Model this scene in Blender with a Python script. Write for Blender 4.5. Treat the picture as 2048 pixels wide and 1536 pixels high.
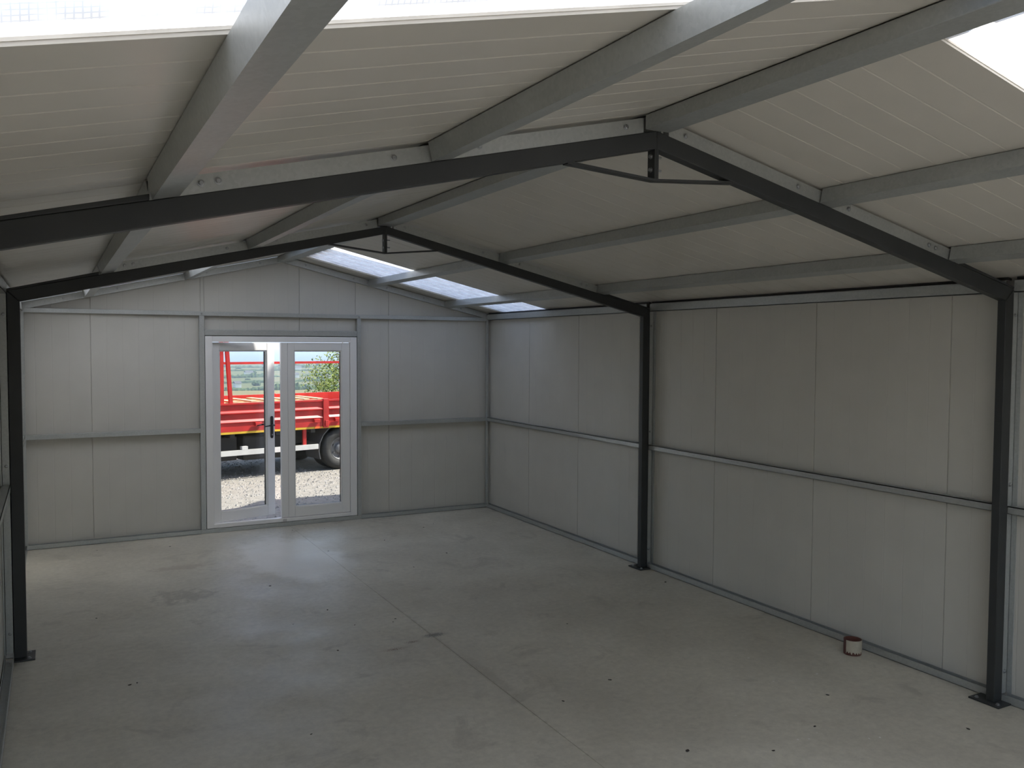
import bpy, math, random
from mathutils import Vector, Matrix

for o in list(bpy.data.objects):
    bpy.data.objects.remove(o)
SC = bpy.context.scene
COL = SC.collection
R = math.radians

# ------------------------------------------------------------------ camera
CAM = (-2.2508, -9.5448, 2.0238)
YAW, PITCH, ROLL, FPX = 28.1483, -2.5799, 0.2591, 1716.9
cd = bpy.data.cameras.new('camera')
cam = bpy.data.objects.new('camera', cd)
COL.objects.link(cam)
_y, _p, _r = R(YAW), R(PITCH), R(ROLL)
fwd = Vector((math.sin(_y) * math.cos(_p), math.cos(_y) * math.cos(_p), math.sin(_p)))
rgt = Vector((math.cos(_y), -math.sin(_y), 0))
upv = rgt.cross(fwd)
r2 = rgt * math.cos(_r) + upv * math.sin(_r)
u2 = -rgt * math.sin(_r) + upv * math.cos(_r)
cam.matrix_world = Matrix(((r2.x, u2.x, -fwd.x, CAM[0]), (r2.y, u2.y, -fwd.y, CAM[1]),
                           (r2.z, u2.z, -fwd.z, CAM[2]), (0, 0, 0, 1)))
cd.sensor_fit = 'HORIZONTAL'
cd.sensor_width = 36.0
cd.lens = FPX / 2048 * 36.0
cd.clip_start = 0.05
cd.clip_end = 20000
SC.camera = cam

# ------------------------------------------------------------------ sky, sun, exposure
SUN_DIR = Vector((0.90, -0.09, 1.0)).normalized()      # towards the sun
world = bpy.data.worlds.new('sky')
SC.world = world
world.use_nodes = True
wn = world.node_tree.nodes
wl = world.node_tree.links
wn.clear()
wo = wn.new('ShaderNodeOutputWorld')
wb = wn.new('ShaderNodeBackground')
sk = wn.new('ShaderNodeTexSky')
sk.sky_type = 'NISHITA'
sk.sun_disc = False
sk.sun_elevation = math.asin(SUN_DIR.z)
sk.sun_rotation = math.atan2(SUN_DIR.x, SUN_DIR.y)
sk.air_density = 1.0
sk.dust_density = 2.0
sk.ozone_density = 1.0
wb.inputs['Strength'].default_value = 0.17
wl.new(sk.outputs[0], wb.inputs['Color'])
wl.new(wb.outputs[0], wo.inputs['Surface'])

sd = bpy.data.lights.new('sun', 'SUN')
sd.energy = 5.2
sd.angle = R(0.6)
sd.color = (1.0, 0.95, 0.87)
sun = bpy.data.objects.new('sun', sd)
sun.rotation_euler = (-SUN_DIR).to_track_quat('-Z', 'Y').to_euler()
sun.location = (20, -2, 30)
COL.objects.link(sun)

SC.view_settings.view_transform = 'Standard'
SC.view_settings.look = 'None'
SC.view_settings.gamma = 1.0
SC.view_settings.use_curve_mapping = False
SC.view_settings.exposure = 1.06
SC.cycles.max_bounces = 12
SC.cycles.diffuse_bounces = 6
SC.cycles.glossy_bounces = 4
SC.cycles.transmission_bounces = 8
SC.cycles.volume_bounces = 2
SC.cycles.transparent_max_bounces = 12
SC.cycles.sample_clamp_indirect = 4.0
SC.cycles.use_denoising = True
SC.cycles.caustics_reflective = False
SC.cycles.caustics_refractive = True

# ------------------------------------------------------------------ materials
def _mat(name):
    m = bpy.data.materials.new(name)
    m.use_nodes = True
    nt = m.node_tree
    return m, nt, nt.nodes['Principled BSDF'], nt.nodes['Material Output']

def plain(name, col, rough=0.5, metal=0.0, spec=0.5, noise=0.0, scale=8.0, bump=0.0, bscale=60.0):
    m, nt, b, o = _mat(name)
    b.inputs['Roughness'].default_value = rough
    b.inputs['Metallic'].default_value = metal
    b.inputs['Specular IOR Level'].default_value = spec
    b.inputs['Base Color'].default_value = (*col, 1)
    N, L = nt.nodes, nt.links
    tc = N.new('ShaderNodeTexCoord')
    if noise > 0:
        n = N.new('ShaderNodeTexNoise'); n.inputs['Scale'].default_value = scale; n.inputs['Detail'].default_value = 6
        L.new(tc.outputs['Object'], n.inputs['Vector'])
        r = N.new('ShaderNodeValToRGB')
        r.color_ramp.elements[0].position = 0.3; r.color_ramp.elements[1].position = 0.7
        r.color_ramp.elements[0].color = (*[c * (1 - noise) for c in col], 1)
        r.color_ramp.elements[1].color = (*[min(1, c * (1 + noise)) for c in col], 1)
        L.new(n.outputs['Fac'], r.inputs[0]); L.new(r.outputs[0], b.inputs['Base Color'])
    if bump > 0:
        n2 = N.new('ShaderNodeTexNoise'); n2.inputs['Scale'].default_value = bscale; n2.inputs['Detail'].default_value = 4
        L.new(tc.outputs['Object'], n2.inputs['Vector'])
        bp = N.new('ShaderNodeBump'); bp.inputs['Strength'].default_value = bump; bp.inputs['Distance'].default_value = 0.01
        L.new(n2.outputs['Fac'], bp.inputs['Height']); L.new(bp.outputs[0], b.inputs['Normal'])
    return m

def galvanised(name):
    m, nt, b, o = _mat(name)
    N, L = nt.nodes, nt.links
    tc = N.new('ShaderNodeTexCoord')
    v = N.new('ShaderNodeTexVoronoi'); v.inputs['Scale'].default_value = 90
    n = N.new('ShaderNodeTexNoise'); n.inputs['Scale'].default_value = 6; n.inputs['Detail'].default_value = 5
    L.new(tc.outputs['Object'], v.inputs['Vector']); L.new(tc.outputs['Object'], n.inputs['Vector'])
    mx = N.new('ShaderNodeMix'); mx.data_type = 'FLOAT'; mx.inputs['Factor'].default_value = 0.6
    L.new(v.outputs['Color'], mx.inputs['A']); L.new(n.outputs['Fac'], mx.inputs['B'])
    r = N.new('ShaderNodeValToRGB')
    r.color_ramp.elements[0].color = (0.38, 0.40, 0.395, 1); r.color_ramp.elements[1].color = (0.54, 0.56, 0.55, 1)
    L.new(mx.outputs[0], r.inputs[0]); L.new(r.outputs[0], b.inputs['Base Color'])
    b.inputs['Metallic'].default_value = 0.45
    b.inputs['Roughness'].default_value = 0.38
    return m

def concrete(name):
    m, nt, b, o = _mat(name)
    N, L = nt.nodes, nt.links
    geo = N.new('ShaderNodeNewGeometry')
    P = geo.outputs['Position']
    def noise(scale, detail=6, rough=0.6, dist=0.0):
        n = N.new('ShaderNodeTexNoise'); n.inputs['Scale'].default_value = scale
        n.inputs['Detail'].default_value = detail; n.inputs['Roughness'].default_value = rough
        n.inputs['Distortion'].default_value = dist
        L.new(P, n.inputs['Vector']); return n.outputs['Fac']
    def ramp(src, a, c, ca, cc):
        r = N.new('ShaderNodeValToRGB'); r.color_ramp.elements[0].position = a; r.color_ramp.elements[1].position = c
        r.color_ramp.elements[0].color = ca; r.color_ramp.elements[1].color = cc
        L.new(src, r.inputs[0]); return r.outputs[0]
    def mixc(f, a, c, kind='MIX'):
        x = N.new('ShaderNodeMix'); x.data_type = 'RGBA'; x.blend_type = kind
        if isinstance(f, float): x.inputs['Factor'].default_value = f
        else: L.new(f, x.inputs['Factor'])
        for k, s in (('A', a), ('B', c)):
            i = [q for q in x.inputs if q.name == k and q.type == 'RGBA'][0]
            if isinstance(s, tuple): i.default_value = s
            else: L.new(s, i)
        return [q for q in x.outputs if q.type == 'RGBA'][0]
    base = ramp(noise(0.9, 8, 0.62, 0.3), 0.32, 0.70, (0.52, 0.492, 0.418, 1), (0.69, 0.66, 0.57, 1))
    fine = ramp(noise(22, 8, 0.7), 0.30, 0.72, (0.84, 0.84, 0.84, 1), (1.06, 1.06, 1.05, 1))
    col = mixc(1.0, base, fine, 'MULTIPLY')
    # damp-looking darker blotches where feet have been
    bl = ramp(noise(2.6, 9, 0.68, 0.6), 0.57, 0.66, (0, 0, 0, 1), (0.5, 0.5, 0.5, 1))
    col = mixc(bl, col, (0.38, 0.355, 0.305, 1))
    # fine dark and pale specks of grit
    sp = ramp(noise(120, 2, 0.5), 0.70, 0.76, (0, 0, 0, 1), (0.55, 0.55, 0.55, 1))
    col = mixc(sp, col, (0.26, 0.24, 0.205, 1))
    def spot(x, y, rx, ry, color, nscale, thr, col, amt=1.0):
        mp = N.new('ShaderNodeVectorMath'); mp.operation = 'SUBTRACT'
        L.new(P, mp.inputs[0]); mp.inputs[1].default_value = (x, y, 0)
        m2 = N.new('ShaderNodeVectorMath'); m2.operation = 'MULTIPLY'
        L.new(mp.outputs[0], m2.inputs[0]); m2.inputs[1].default_value = (1 / rx, 1 / ry, 0)
        ln = N.new('ShaderNodeVectorMath'); ln.operation = 'LENGTH'; L.new(m2.outputs[0], ln.inputs[0])
        s = N.new('ShaderNodeMath'); s.operation = 'SUBTRACT'; s.inputs[0].default_value = 1.0
        L.new(ln.outputs['Value'], s.inputs[1]); s.use_clamp = True
        mu = N.new('ShaderNodeMath'); mu.operation = 'MULTIPLY'
        L.new(s.outputs[0], mu.inputs[0]); L.new(noise(nscale, 6, 0.75), mu.inputs[1])
        f = ramp(mu.outputs[0], thr, thr + 0.10, (0, 0, 0, 1), (amt, amt, amt, 1))
        return mixc(f, col, color)
    col = spot(0.07, -4.08, 0.24, 0.12, (0.10, 0.10, 0.097, 1), 95, 0.31, col, 0.75)
    col = spot(-0.28, -4.22, 0.34, 0.13, (0.17, 0.09, 0.06, 1), 120, 0.40, col, 0.8)
    col = spot(-0.12, -4.14, 0.24, 0.11, (0.17, 0.09, 0.06, 1), 120, 0.40, col, 0.8)
    col = spot(-1.35, -2.3, 0.9, 0.75, (0.34, 0.32, 0.275, 1), 9, 0.34, col, 0.6)
    col = spot(-1.25, -1.35, 0.8, 0.25, (0.37, 0.32, 0.275, 1), 9, 0.30, col, 0.5)
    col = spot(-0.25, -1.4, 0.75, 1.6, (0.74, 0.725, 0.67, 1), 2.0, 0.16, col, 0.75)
    col = spot(0.05, -4.4, 0.045, 4.2, (0.30, 0.26, 0.20, 1), 14, 0.30, col, 0.28)
    col = spot(0.08, -4.9, 0.16, 1.6, (0.36, 0.33, 0.27, 1), 22, 0.34, col, 0.45)
    L.new(col, b.inputs['Base Color'])
    rr = ramp(noise(1.7, 5, 0.6), 0.3, 0.7, (0.34, 0.34, 0.34, 1), (0.62, 0.62, 0.62, 1))
    L.new(rr, b.inputs['Roughness'])
    b.inputs['Specular IOR Level'].default_value = 0.4
    bp = N.new('ShaderNodeBump'); bp.inputs['Strength'].default_value = 0.12; bp.inputs['Distance'].default_value = 0.01
    L.new(noise(35, 8, 0.7), bp.inputs['Height']); L.new(bp.outputs[0], b.inputs['Normal'])
    return m

def rooflight(name, col, weave):
    m = bpy.data.materials.new(name); m.use_nodes = True
    nt = m.node_tree; N, L = nt.nodes, nt.links; N.clear()
    o = N.new('ShaderNodeOutputMaterial')
    tr = N.new('ShaderNodeBsdfTranslucent'); df = N.new('ShaderNodeBsdfDiffuse'); gl = N.new('ShaderNodeBsdfGlossy')
    gl.inputs['Roughness'].default_value = 0.25
    df.inputs['Color'].default_value = (0.75, 0.77, 0.80, 1)
    tc = N.new('ShaderNodeTexCoord')
    w1 = N.new('ShaderNodeTexWave'); w1.bands_direction = 'X'; w1.inputs['Scale'].default_value = 27; w1.inputs['Distortion'].default_value = 0.8
    w2 = N.new('ShaderNodeTexWave'); w2.bands_direction = 'Y'; w2.inputs['Scale'].default_value = 62; w2.inputs['Distortion'].default_value = 0.8
    ns = N.new('ShaderNodeTexNoise'); ns.inputs['Scale'].default_value = 14; ns.inputs['Detail'].default_value = 5
    for t in (w1, w2, ns): L.new(tc.outputs['Object'], t.inputs['Vector'])
    mu = N.new('ShaderNodeMath'); mu.operation = 'MINIMUM'
    L.new(w1.outputs['Fac'], mu.inputs[0]); L.new(w2.outputs['Fac'], mu.inputs[1])
    ad = N.new('ShaderNodeMath'); ad.operation = 'ADD'
    L.new(mu.outputs[0], ad.inputs[0]); L.new(ns.outputs['Fac'], ad.inputs[1])
    r = N.new('ShaderNodeValToRGB')
    r.color_ramp.elements[0].position = 0.42; r.color_ramp.elements[1].position = 0.78
    r.color_ramp.elements[0].color = (*[c * (1 - weave) for c in col], 1); r.color_ramp.elements[1].color = (*col, 1)
    L.new(ad.outputs[0], r.inputs[0]); L.new(r.outputs[0], tr.inputs['Color'])
    rf = N.new('ShaderNodeBsdfRefraction'); rf.inputs['IOR'].default_value = 1.12; rf.inputs['Roughness'].default_value = 0.85
    L.new(r.outputs[0], rf.inputs['Color'])
    fw = N.new('ShaderNodeMixShader'); fw.inputs[0].default_value = 0.30
    L.new(tr.outputs[0], fw.inputs[1]); L.new(rf.outputs[0], fw.inputs[2])
    a = N.new('ShaderNodeMixShader'); a.inputs[0].default_value = 0.08
    L.new(fw.outputs[0], a.inputs[1]); L.new(df.outputs[0], a.inputs[2])
    c = N.new('ShaderNodeMixShader'); c.inputs[0].default_value = 0.05
    L.new(a.outputs[0], c.inputs[1]); L.new(gl.outputs[0], c.inputs[2])
    L.new(c.outputs[0], o.inputs['Surface'])
    return m

def window_glass(name):
    m = bpy.data.materials.new(name); m.use_nodes = True
    nt = m.node_tree; N, L = nt.nodes, nt.links; N.clear()
    o = N.new('ShaderNodeOutputMaterial')
    t = N.new('ShaderNodeBsdfTransparent'); t.inputs['Color'].default_value = (0.95, 0.965, 0.96, 1)
    g = N.new('ShaderNodeBsdfGlossy'); g.inputs['Roughness'].default_value = 0.0
    f = N.new('ShaderNodeFresnel'); f.inputs['IOR'].default_value = 1.45
    x = N.new('ShaderNodeMixShader')
    L.new(f.outputs[0], x.inputs[0]); L.new(t.outputs[0], x.inputs[1]); L.new(g.outputs[0], x.inputs[2])
    L.new(x.outputs[0], o.inputs['Surface'])
    return m

def patches(name, cols, scale, detail=3.0, rough=0.9, bump=0.0):
    """ground or foliage: noise between several colours"""
    m, nt, b, o = _mat(name)
    N, L = nt.nodes, nt.links
    geo = N.new('ShaderNodeNewGeometry')
    mp = N.new('ShaderNodeVectorMath'); mp.operation = 'MULTIPLY'; mp.inputs[1].default_value = scale
    L.new(geo.outputs['Position'], mp.inputs[0])
    n = N.new('ShaderNodeTexNoise'); n.inputs['Scale'].default_value = 1.0; n.inputs['Detail'].default_value = detail
    n.inputs['Roughness'].default_value = 0.65
    L.new(mp.outputs[0], n.inputs['Vector'])
    r = N.new('ShaderNodeValToRGB')
    k = len(cols)
    while len(r.color_ramp.elements) < k: r.color_ramp.elements.new(0.5)
    for i, c in enumerate(cols):
        r.color_ramp.elements[i].position = 0.28 + 0.44 * i / (k - 1)
        r.color_ramp.elements[i].color = (*c, 1)
    L.new(n.outputs['Fac'], r.inputs[0]); L.new(r.outputs[0], b.inputs['Base Color'])
    b.inputs['Roughness'].default_value = rough
    b.inputs['Specular IOR Level'].default_value = 0.2
    if bump:
        bp = N.new('ShaderNodeBump'); bp.inputs['Strength'].default_value = bump; bp.inputs['Distance'].default_value = 0.03
        L.new(n.outputs['Fac'], bp.inputs['Height']); L.new(bp.outputs[0], b.inputs['Normal'])
    return m

M = {}
M['wall'] = plain('white_coated_wall_sheet', (0.61, 0.597, 0.55), 0.42, spec=0.4, noise=0.03, scale=3)
M['roof'] = plain('white_coated_roof_sheet', (0.69, 0.66, 0.60), 0.30, spec=0.5, noise=0.03, scale=3)
M['galv'] = galvanised('galvanised_steel')
M['dark'] = plain('dark_grey_painted_steel', (0.040, 0.043, 0.044), 0.45, spec=0.4, noise=0.12, scale=5)
M['zinc'] = plain('zinc_plated_bolt', (0.40, 0.41, 0.42), 0.35, metal=0.9)
M['floor'] = concrete('power_floated_concrete')
M['light'] = rooflight('translucent_rooflight_sheet', (0.97, 0.975, 0.98), 0.42)
M['upvc'] = plain('white_upvc', (0.90, 0.895, 0.885), 0.28, spec=0.5)
M['black'] = plain('black_rubber', (0.015, 0.015, 0.016), 0.5)
M['handle'] = plain('black_handle_metal', (0.012, 0.012, 0.013), 0.3)
M['glass'] = window_glass('clear_glass')
M['clay'] = plain('terracotta_plastic', (0.12, 0.04, 0.03), 0.55, noise=0.2, scale=20)
M['tape'] = plain('cream_tape', (0.50, 0.46, 0.37), 0.6, noise=0.08, scale=30)
M['red'] = plain('red_lorry_paint', (0.45, 0.024, 0.021), 0.38, noise=0.25, scale=5)
M['yellow'] = plain('yellow_paint', (0.60, 0.38, 0.03), 0.5, noise=0.15, scale=9)
M['orange'] = plain('orange_reflector', (0.75, 0.16, 0.04), 0.3)
M['alu'] = plain('dull_aluminium', (0.62, 0.61, 0.59), 0.5, metal=0.2, noise=0.08)
M['chassis'] = plain('dark_chassis', (0.02, 0.02, 0.021), 0.6)
M['tyre'] = plain('tyre_rubber', (0.022, 0.022, 0.022), 0.75, noise=0.2, scale=12)
M['hub'] = plain('grey_wheel_hub', (0.16, 0.16, 0.165), 0.5, metal=0.3, noise=0.2, scale=12)
M['mudguard'] = plain('grey_mudguard', (0.06, 0.06, 0.063), 0.6)
M['timber'] = plain('sawn_timber', (0.62, 0.47, 0.28), 0.7, noise=0.2, scale=12)
M['gravel'] = patches('gravel_bed', [(0.187, 0.174, 0.152), (0.255, 0.237, 0.209), (0.31, 0.29, 0.262)], (9, 9, 9), 8, 0.9, 0.6)
M['stone'] = patches('gravel_stone', [(0.155, 0.146, 0.132), (0.285, 0.27, 0.25), (0.40, 0.382, 0.36)], (15, 15, 15), 2, 0.9)
M['field'] = patches('patchwork_fields', [(0.07, 0.10, 0.035), (0.14, 0.135, 0.06), (0.10, 0.12, 0.045), (0.21, 0.175, 0.095)], (0.012, 0.035, 0.02), 4)
M['meadow'] = patches('rough_grass', [(0.14, 0.13, 0.045), (0.20, 0.17, 0.07), (0.165, 0.155, 0.055)], (0.05, 0.15, 0.1), 6)
M['tree'] = patches('far_tree_foliage', [(0.03, 0.06, 0.025), (0.055, 0.09, 0.035), (0.08, 0.12, 0.045)], (0.25, 0.25, 0.25), 4)
M['mount'] = patches('mountain_heath', [(0.10, 0.13, 0.08), (0.16, 0.17, 0.11)], (0.003, 0.003, 0.003), 4)
M['sea'] = plain('pale_water', (0.10, 0.14, 0.18), 0.35)
M['leaf'] = patches('bush_leaf', [(0.07, 0.11, 0.02), (0.14, 0.19, 0.035), (0.24, 0.25, 0.06)], (9, 9, 9), 2, 0.6)
M['bark'] = plain('bush_bark', (0.13, 0.09, 0.06), 0.9, noise=0.3, scale=20)
M['white'] = plain('white_house_wall', (0.75, 0.75, 0.73), 0.8)
M['slate'] = plain('slate_roof', (0.09, 0.09, 0.10), 0.7)
M['grit'] = plain('dark_grit', (0.045, 0.04, 0.035), 0.9)
M['flake'] = plain('white_flake', (0.75, 0.74, 0.70), 0.8)
M['window'] = plain('cab_glass', (0.02, 0.025, 0.03), 0.05)

# ------------------------------------------------------------------ object helpers
WPOS = {}

def empty(name, loc=(0, 0, 0), parent=None):
    o = bpy.data.objects.new(name, None)
    o.empty_display_size = 0.1
    COL.objects.link(o)
    pw = WPOS[parent.as_pointer()] if parent else Vector((0, 0, 0))
    o.location = Vector(loc) - pw
    if parent: o.parent = parent
    WPOS[o.as_pointer()] = Vector(loc)
    return o

def tag(o, label=None, cat=None, group=None, kind=None):
    if label: o['label'] = label
    if cat: o['category'] = cat
    if group: o['group'] = group
    if kind: o['kind'] = kind
    return o

def add(name, V, F, mat, parent=None, base=None, smooth=False, bevel=0.0):
    """a mesh object from world-space verts; base = its origin"""
    V = [Vector(v) for v in V]
    if base is None:
        c = sum(V, Vector()) / len(V)
        base = (c.x, c.y, min(v.z for v in V))
    base = Vector(base)
    me = bpy.data.meshes.new(name)
    me.from_pydata([tuple(v - base) for v in V], [], F)
    me.materials.append(M[mat] if isinstance(mat, str) else mat)
    me.update()
    import bmesh
    bm = bmesh.new(); bm.from_mesh(me)
    bmesh.ops.recalc_face_normals(bm, faces=bm.faces)
    bm.to_mesh(me); bm.free()
    if smooth:
        for p in me.polygons: p.use_smooth = True
    o = bpy.data.objects.new(name, me)
    COL.objects.link(o)
    pw = WPOS[parent.as_pointer()] if parent else Vector((0, 0, 0))
    o.location = base - pw
    if parent: o.parent = parent
    WPOS[o.as_pointer()] = base
    if bevel:
        b = o.modifiers.new('bevel', 'BEVEL'); b.width = bevel; b.segments = 2; b.limit_method = 'ANGLE'
    return o

def place(name, me, loc, parent=None, rot=None, scale=None):
    """another object on shared mesh data"""
    o = bpy.data.objects.new(name, me)
    COL.objects.link(o)
    pw = WPOS[parent.as_pointer()] if parent else Vector((0, 0, 0))
    o.location = Vector(loc) - pw
    if rot: o.rotation_euler = rot
    if scale: o.scale = scale
    if parent: o.parent = parent
    WPOS[o.as_pointer()] = Vector(loc)
    return o

class MB:
    def __init__(s): s.V = []; s.F = []
    def raw(s, V, F):
        n = len(s.V); s.V += [tuple(v) for v in V]; s.F += [tuple(i + n for i in f) for f in F]; return s
    def box(s, a, b):
        (x0, y0, z0), (x1, y1, z1) = a, b
        return s.raw([(x0, y0, z0), (x1, y0, z0), (x1, y1, z0), (x0, y1, z0), (x0, y0, z1), (x1, y0, z1), (x1, y1, z1), (x0, y1, z1)],
                     [(0, 3, 2, 1), (4, 5, 6, 7), (0, 1, 5, 4), (1, 2, 6, 5), (2, 3, 7, 6), (3, 0, 4, 7)])
    def prism(s, poly, d):
        """poly: list of 3D points, extruded by vector d"""
        n = len(poly); d = Vector(d)
        V = [Vector(p) for p in poly] + [Vector(p) + d for p in poly]
        F = [tuple(range(n))[::-1], tuple(range(n, 2 * n))] + [(i, (i + 1) % n, n + (i + 1) % n, n + i) for i in range(n)]
        return s.raw(V, F)
    def tube(s, a, b, r0, r1=None, k=12, caps=True):
        a, b = Vector(a), Vector(b); r1 = r0 if r1 is None else r1
        d = (b - a).normalized()
        u = d.orthogonal().normalized(); v = d.cross(u)
        V = []
        for p, r in ((a, r0), (b, r1)):
            for i in range(k):
                t = 2 * math.pi * i / k
                V.append(p + (u * math.cos(t) + v * math.sin(t)) * r)
        F = [(i, (i + 1) % k, k + (i + 1) % k, k + i) for i in range(k)]
        if caps: F += [tuple(range(k))[::-1], tuple(range(k, 2 * k))]
        return s.raw(V, F)
    def lathe(s, c, axis, prof, k=32):
        """prof: list of (radius, along)"""
        c = Vector(c); d = Vector(axis).normalized(); u = d.orthogonal().normalized(); v = d.cross(u)
        V = []; F = []
        for r, h in prof:
            for i in range(k):
                t = 2 * math.pi * i / k
                V.append(c + d * h + (u * math.cos(t) + v * math.sin(t)) * r)
        m = len(prof)
        for j in range(m - 1):
            for i in range(k):
                F.append((j * k + i, j * k + (i + 1) % k, (j + 1) * k + (i + 1) % k, (j + 1) * k + i))
        return s.raw(V, F)
    def put(s, name, mat, parent=None, base=None, smooth=False, bevel=0.0):
        return add(name, s.V, s.F, mat, parent, base, smooth, bevel)

# ------------------------------------------------------------------ building dimensions
W = 2.5            # half width to the inner face of the wall rails
D = 0.055          # rail depth: the sheets stand this far behind
TH = 0.045         # sheet thickness
F1, F2, YB = -6.618, -3.293, -9.95
LEGX, LEGY = 0.072, 0.050
SL = 0.229
RT, RB = 2.925, 2.850        # apex of the rafter's top and underside
ZU = 3.0                     # apex of the roof sheet's underside
ca = 1 / math.sqrt(1 + SL * SL); sa = SL * ca
zt = lambda x: RT - SL * abs(x)
zb = lambda x: RB - 0.2325 * abs(x)
zr = lambda x: ZU - SL * abs(x)

# panel profile across the sheet's width
def profile(w, groove, depth, edge=0.007):
    p = [(0.0, edge), (0.0025, edge), (0.0035, 0.0)]
    u = groove
    while u < w - groove * 0.5:
        p += [(u - 0.005, 0.0), (u - 0.002, depth), (u + 0.002, depth), (u + 0.005, 0.0)]
        u += groove
    p += [(w - 0.0035, 0.0), (w - 0.0025, edge), (w, edge)]
    return p

def sheet(name, mat, parent, org, ud, nd, ld, w, lo, hi, groove, depth, th=TH, base=None, splits=()):
    """a ribbed sheet: u across, n outwards, l along; lo/hi are functions of u"""
    org, ud, nd, ld = Vector(org), Vector(ud), Vector(nd), Vector(ld)
    pr = profile(w, groove, depth)
    for s_ in splits: pr = sorted(pr + [(s_, 0.0)])
    k = len(pr)
    ring = pr + [(u, th) for u, _ in reversed(pr)]
    V = []
    for e in (lo, hi):
        for u, n in ring: V.append(org + ud * u + nd * n + ld * e(u))
    m = len(ring)
    F = [(i, (i + 1) % m, m + (i + 1) % m, m + i) for i in range(m)]
    for b0 in (0, m):
        for i in range(k - 1): F.append((b0 + i, b0 + i + 1, b0 + m - 2 - i, b0 + m - 1 - i))
    return add(name, V, F, mat, parent, base)

# bolts -------------------------------------------------------------
def bolt_mesh():
    b = MB()
    b.lathe((0, 0, 0), (0, -1, 0), [(0.0, 0.0), (0.0125, 0.0), (0.0125, 0.002), (0.0085, 0.0025), (0.0085, 0.0075), (0.006, 0.0095), (0.0, 0.0095)], 14)
    o = add('bolt', b.V, b.F, 'zinc', None, (0, 0, 0))
    me = o.data
    bpy.data.objects.remove(o)
    return me
BOLT = bolt_mesh()

# ------------------------------------------------------------------ floor
floor = tag(empty('floor', (0, 0, 0)), kind='structure')
for x0, x1 in ((-W - D - TH, 0.0490), (0.0510, W + D + TH)):
    MB().box((x0, YB - 0.1, -0.15), (x1, 0.1, 0.0)).put('concrete_slab', 'floor', floor, bevel=0.0012)
MB().box((-W - 0.1, YB - 0.1, -0.30), (W + 0.1, 0.1, -0.15)).put('slab_footing', 'floor', floor)

# ------------------------------------------------------------------ side walls
def side_wall(sgn, name, y0, first):
    w = tag(empty(name, (sgn * (W + D), 0, 0)), kind='structure')
    pw = 1.045
    top = zr(W + D) - 0.0005
    edges = [0.055 + TH]
    e = first
    while e > YB: edges.append(e); e -= pw
    edges.append(YB - 0.05)
    for a, b in zip(edges[:-1], edges[1:]):
        sheet('wall_panel', 'wall', w, (sgn * (W + D), b, 0), (0, 1, 0), (sgn, 0, 0), (0, 0, 1), a - b,
              lambda u: -0.1, lambda u: top, 0.148, 0.0007)
    bays = [(0.0, F2 + LEGY), (F2, F1 + LEGY), (F1, YB)]
    for a, b in bays:
        m = MB()         # base channel, open at the top
        xi, xo = sgn * W, sgn * (W + 0.05)
        m.box((min(xi, xi + sgn * .003), b, 0.001), (max(xi, xi + sgn * .003), a, 0.046))
        m.box((min(xi, xo), b, 0.001), (max(xi, xo), a, 0.004))
        m.box((min(xo - sgn * .003, xo), b, 0.001), (max(xo - sgn * .003, xo), a, 0.046))
        m.put('base_rail', 'galv', w)
        m = MB()         # middle rail, a lipped channel
        m.box((min(xi, xo), b, 1.122), (max(xi, xo), a, 1.128))
        m.box((min(xi, xi + sgn * .003), b, 1.083), (max(xi, xi + sgn * .003), a, 1.128))
        m.box((min(xi, xo), b, 1.083), (max(xi, xo), a, 1.086))
        m.put('middle_rail', 'galv', w)
        m = MB()         # eaves rail
        m.box((min(xi, xo), b, 2.333), (max(xi, xo), a, 2.338))
        m.box((min(xi, xi + sgn * .003), b, 2.333), (max(xi, xi + sgn * .003), a, 2.404))
        m.box((min(xi, xo), b, 2.401), (max(xi, xo), a, 2.404))
        m.put('eaves_rail', 'galv', w)
        xa, xb = sorted((sgn * (W + 0.022), sgn * (W + 0.0545)))
        MB().box((xa, b, 2.4045), (xb, a, zr(W + 0.022) - 0.001)).put('eaves_filler', 'black', w)
    for fy in (F1, F2):
        c = MB()         # upright channel between leg and sheets
        xa, xb = sorted((sgn * (W + 0.001), sgn * (W + 0.046)))
        c.box((xa, fy + 0.004, 0.046), (xb, fy + 0.007, 2.333))
        c.box((xa, fy + 0.004, 0.046), (xa + 0.003, fy + LEGY - 0.004, 2.333))
        c.box((xb - 0.003, fy + 0.004, 0.046), (xb, fy + LEGY - 0.004, 2.333))
        xa, xb = sorted((sgn * (W + 0.046), sgn * (W + 0.054)))
        c.box((xa, fy - 0.022, 0.046), (xb, fy + LEGY + 0.012, 2.333))
        u = c.put('upright_channel', 'galv', w)
        for z in (0.174, 1.248, 2.205):
            place('bolt', BOLT, (sgn * (W + 0.020), fy + 0.004, z), u)
    return w

wall_right = side_wall(1, 'wall_right', 0, -0.98)
wall_left = side_wall(-1, 'wall_left', 0, -0.55)

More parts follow.
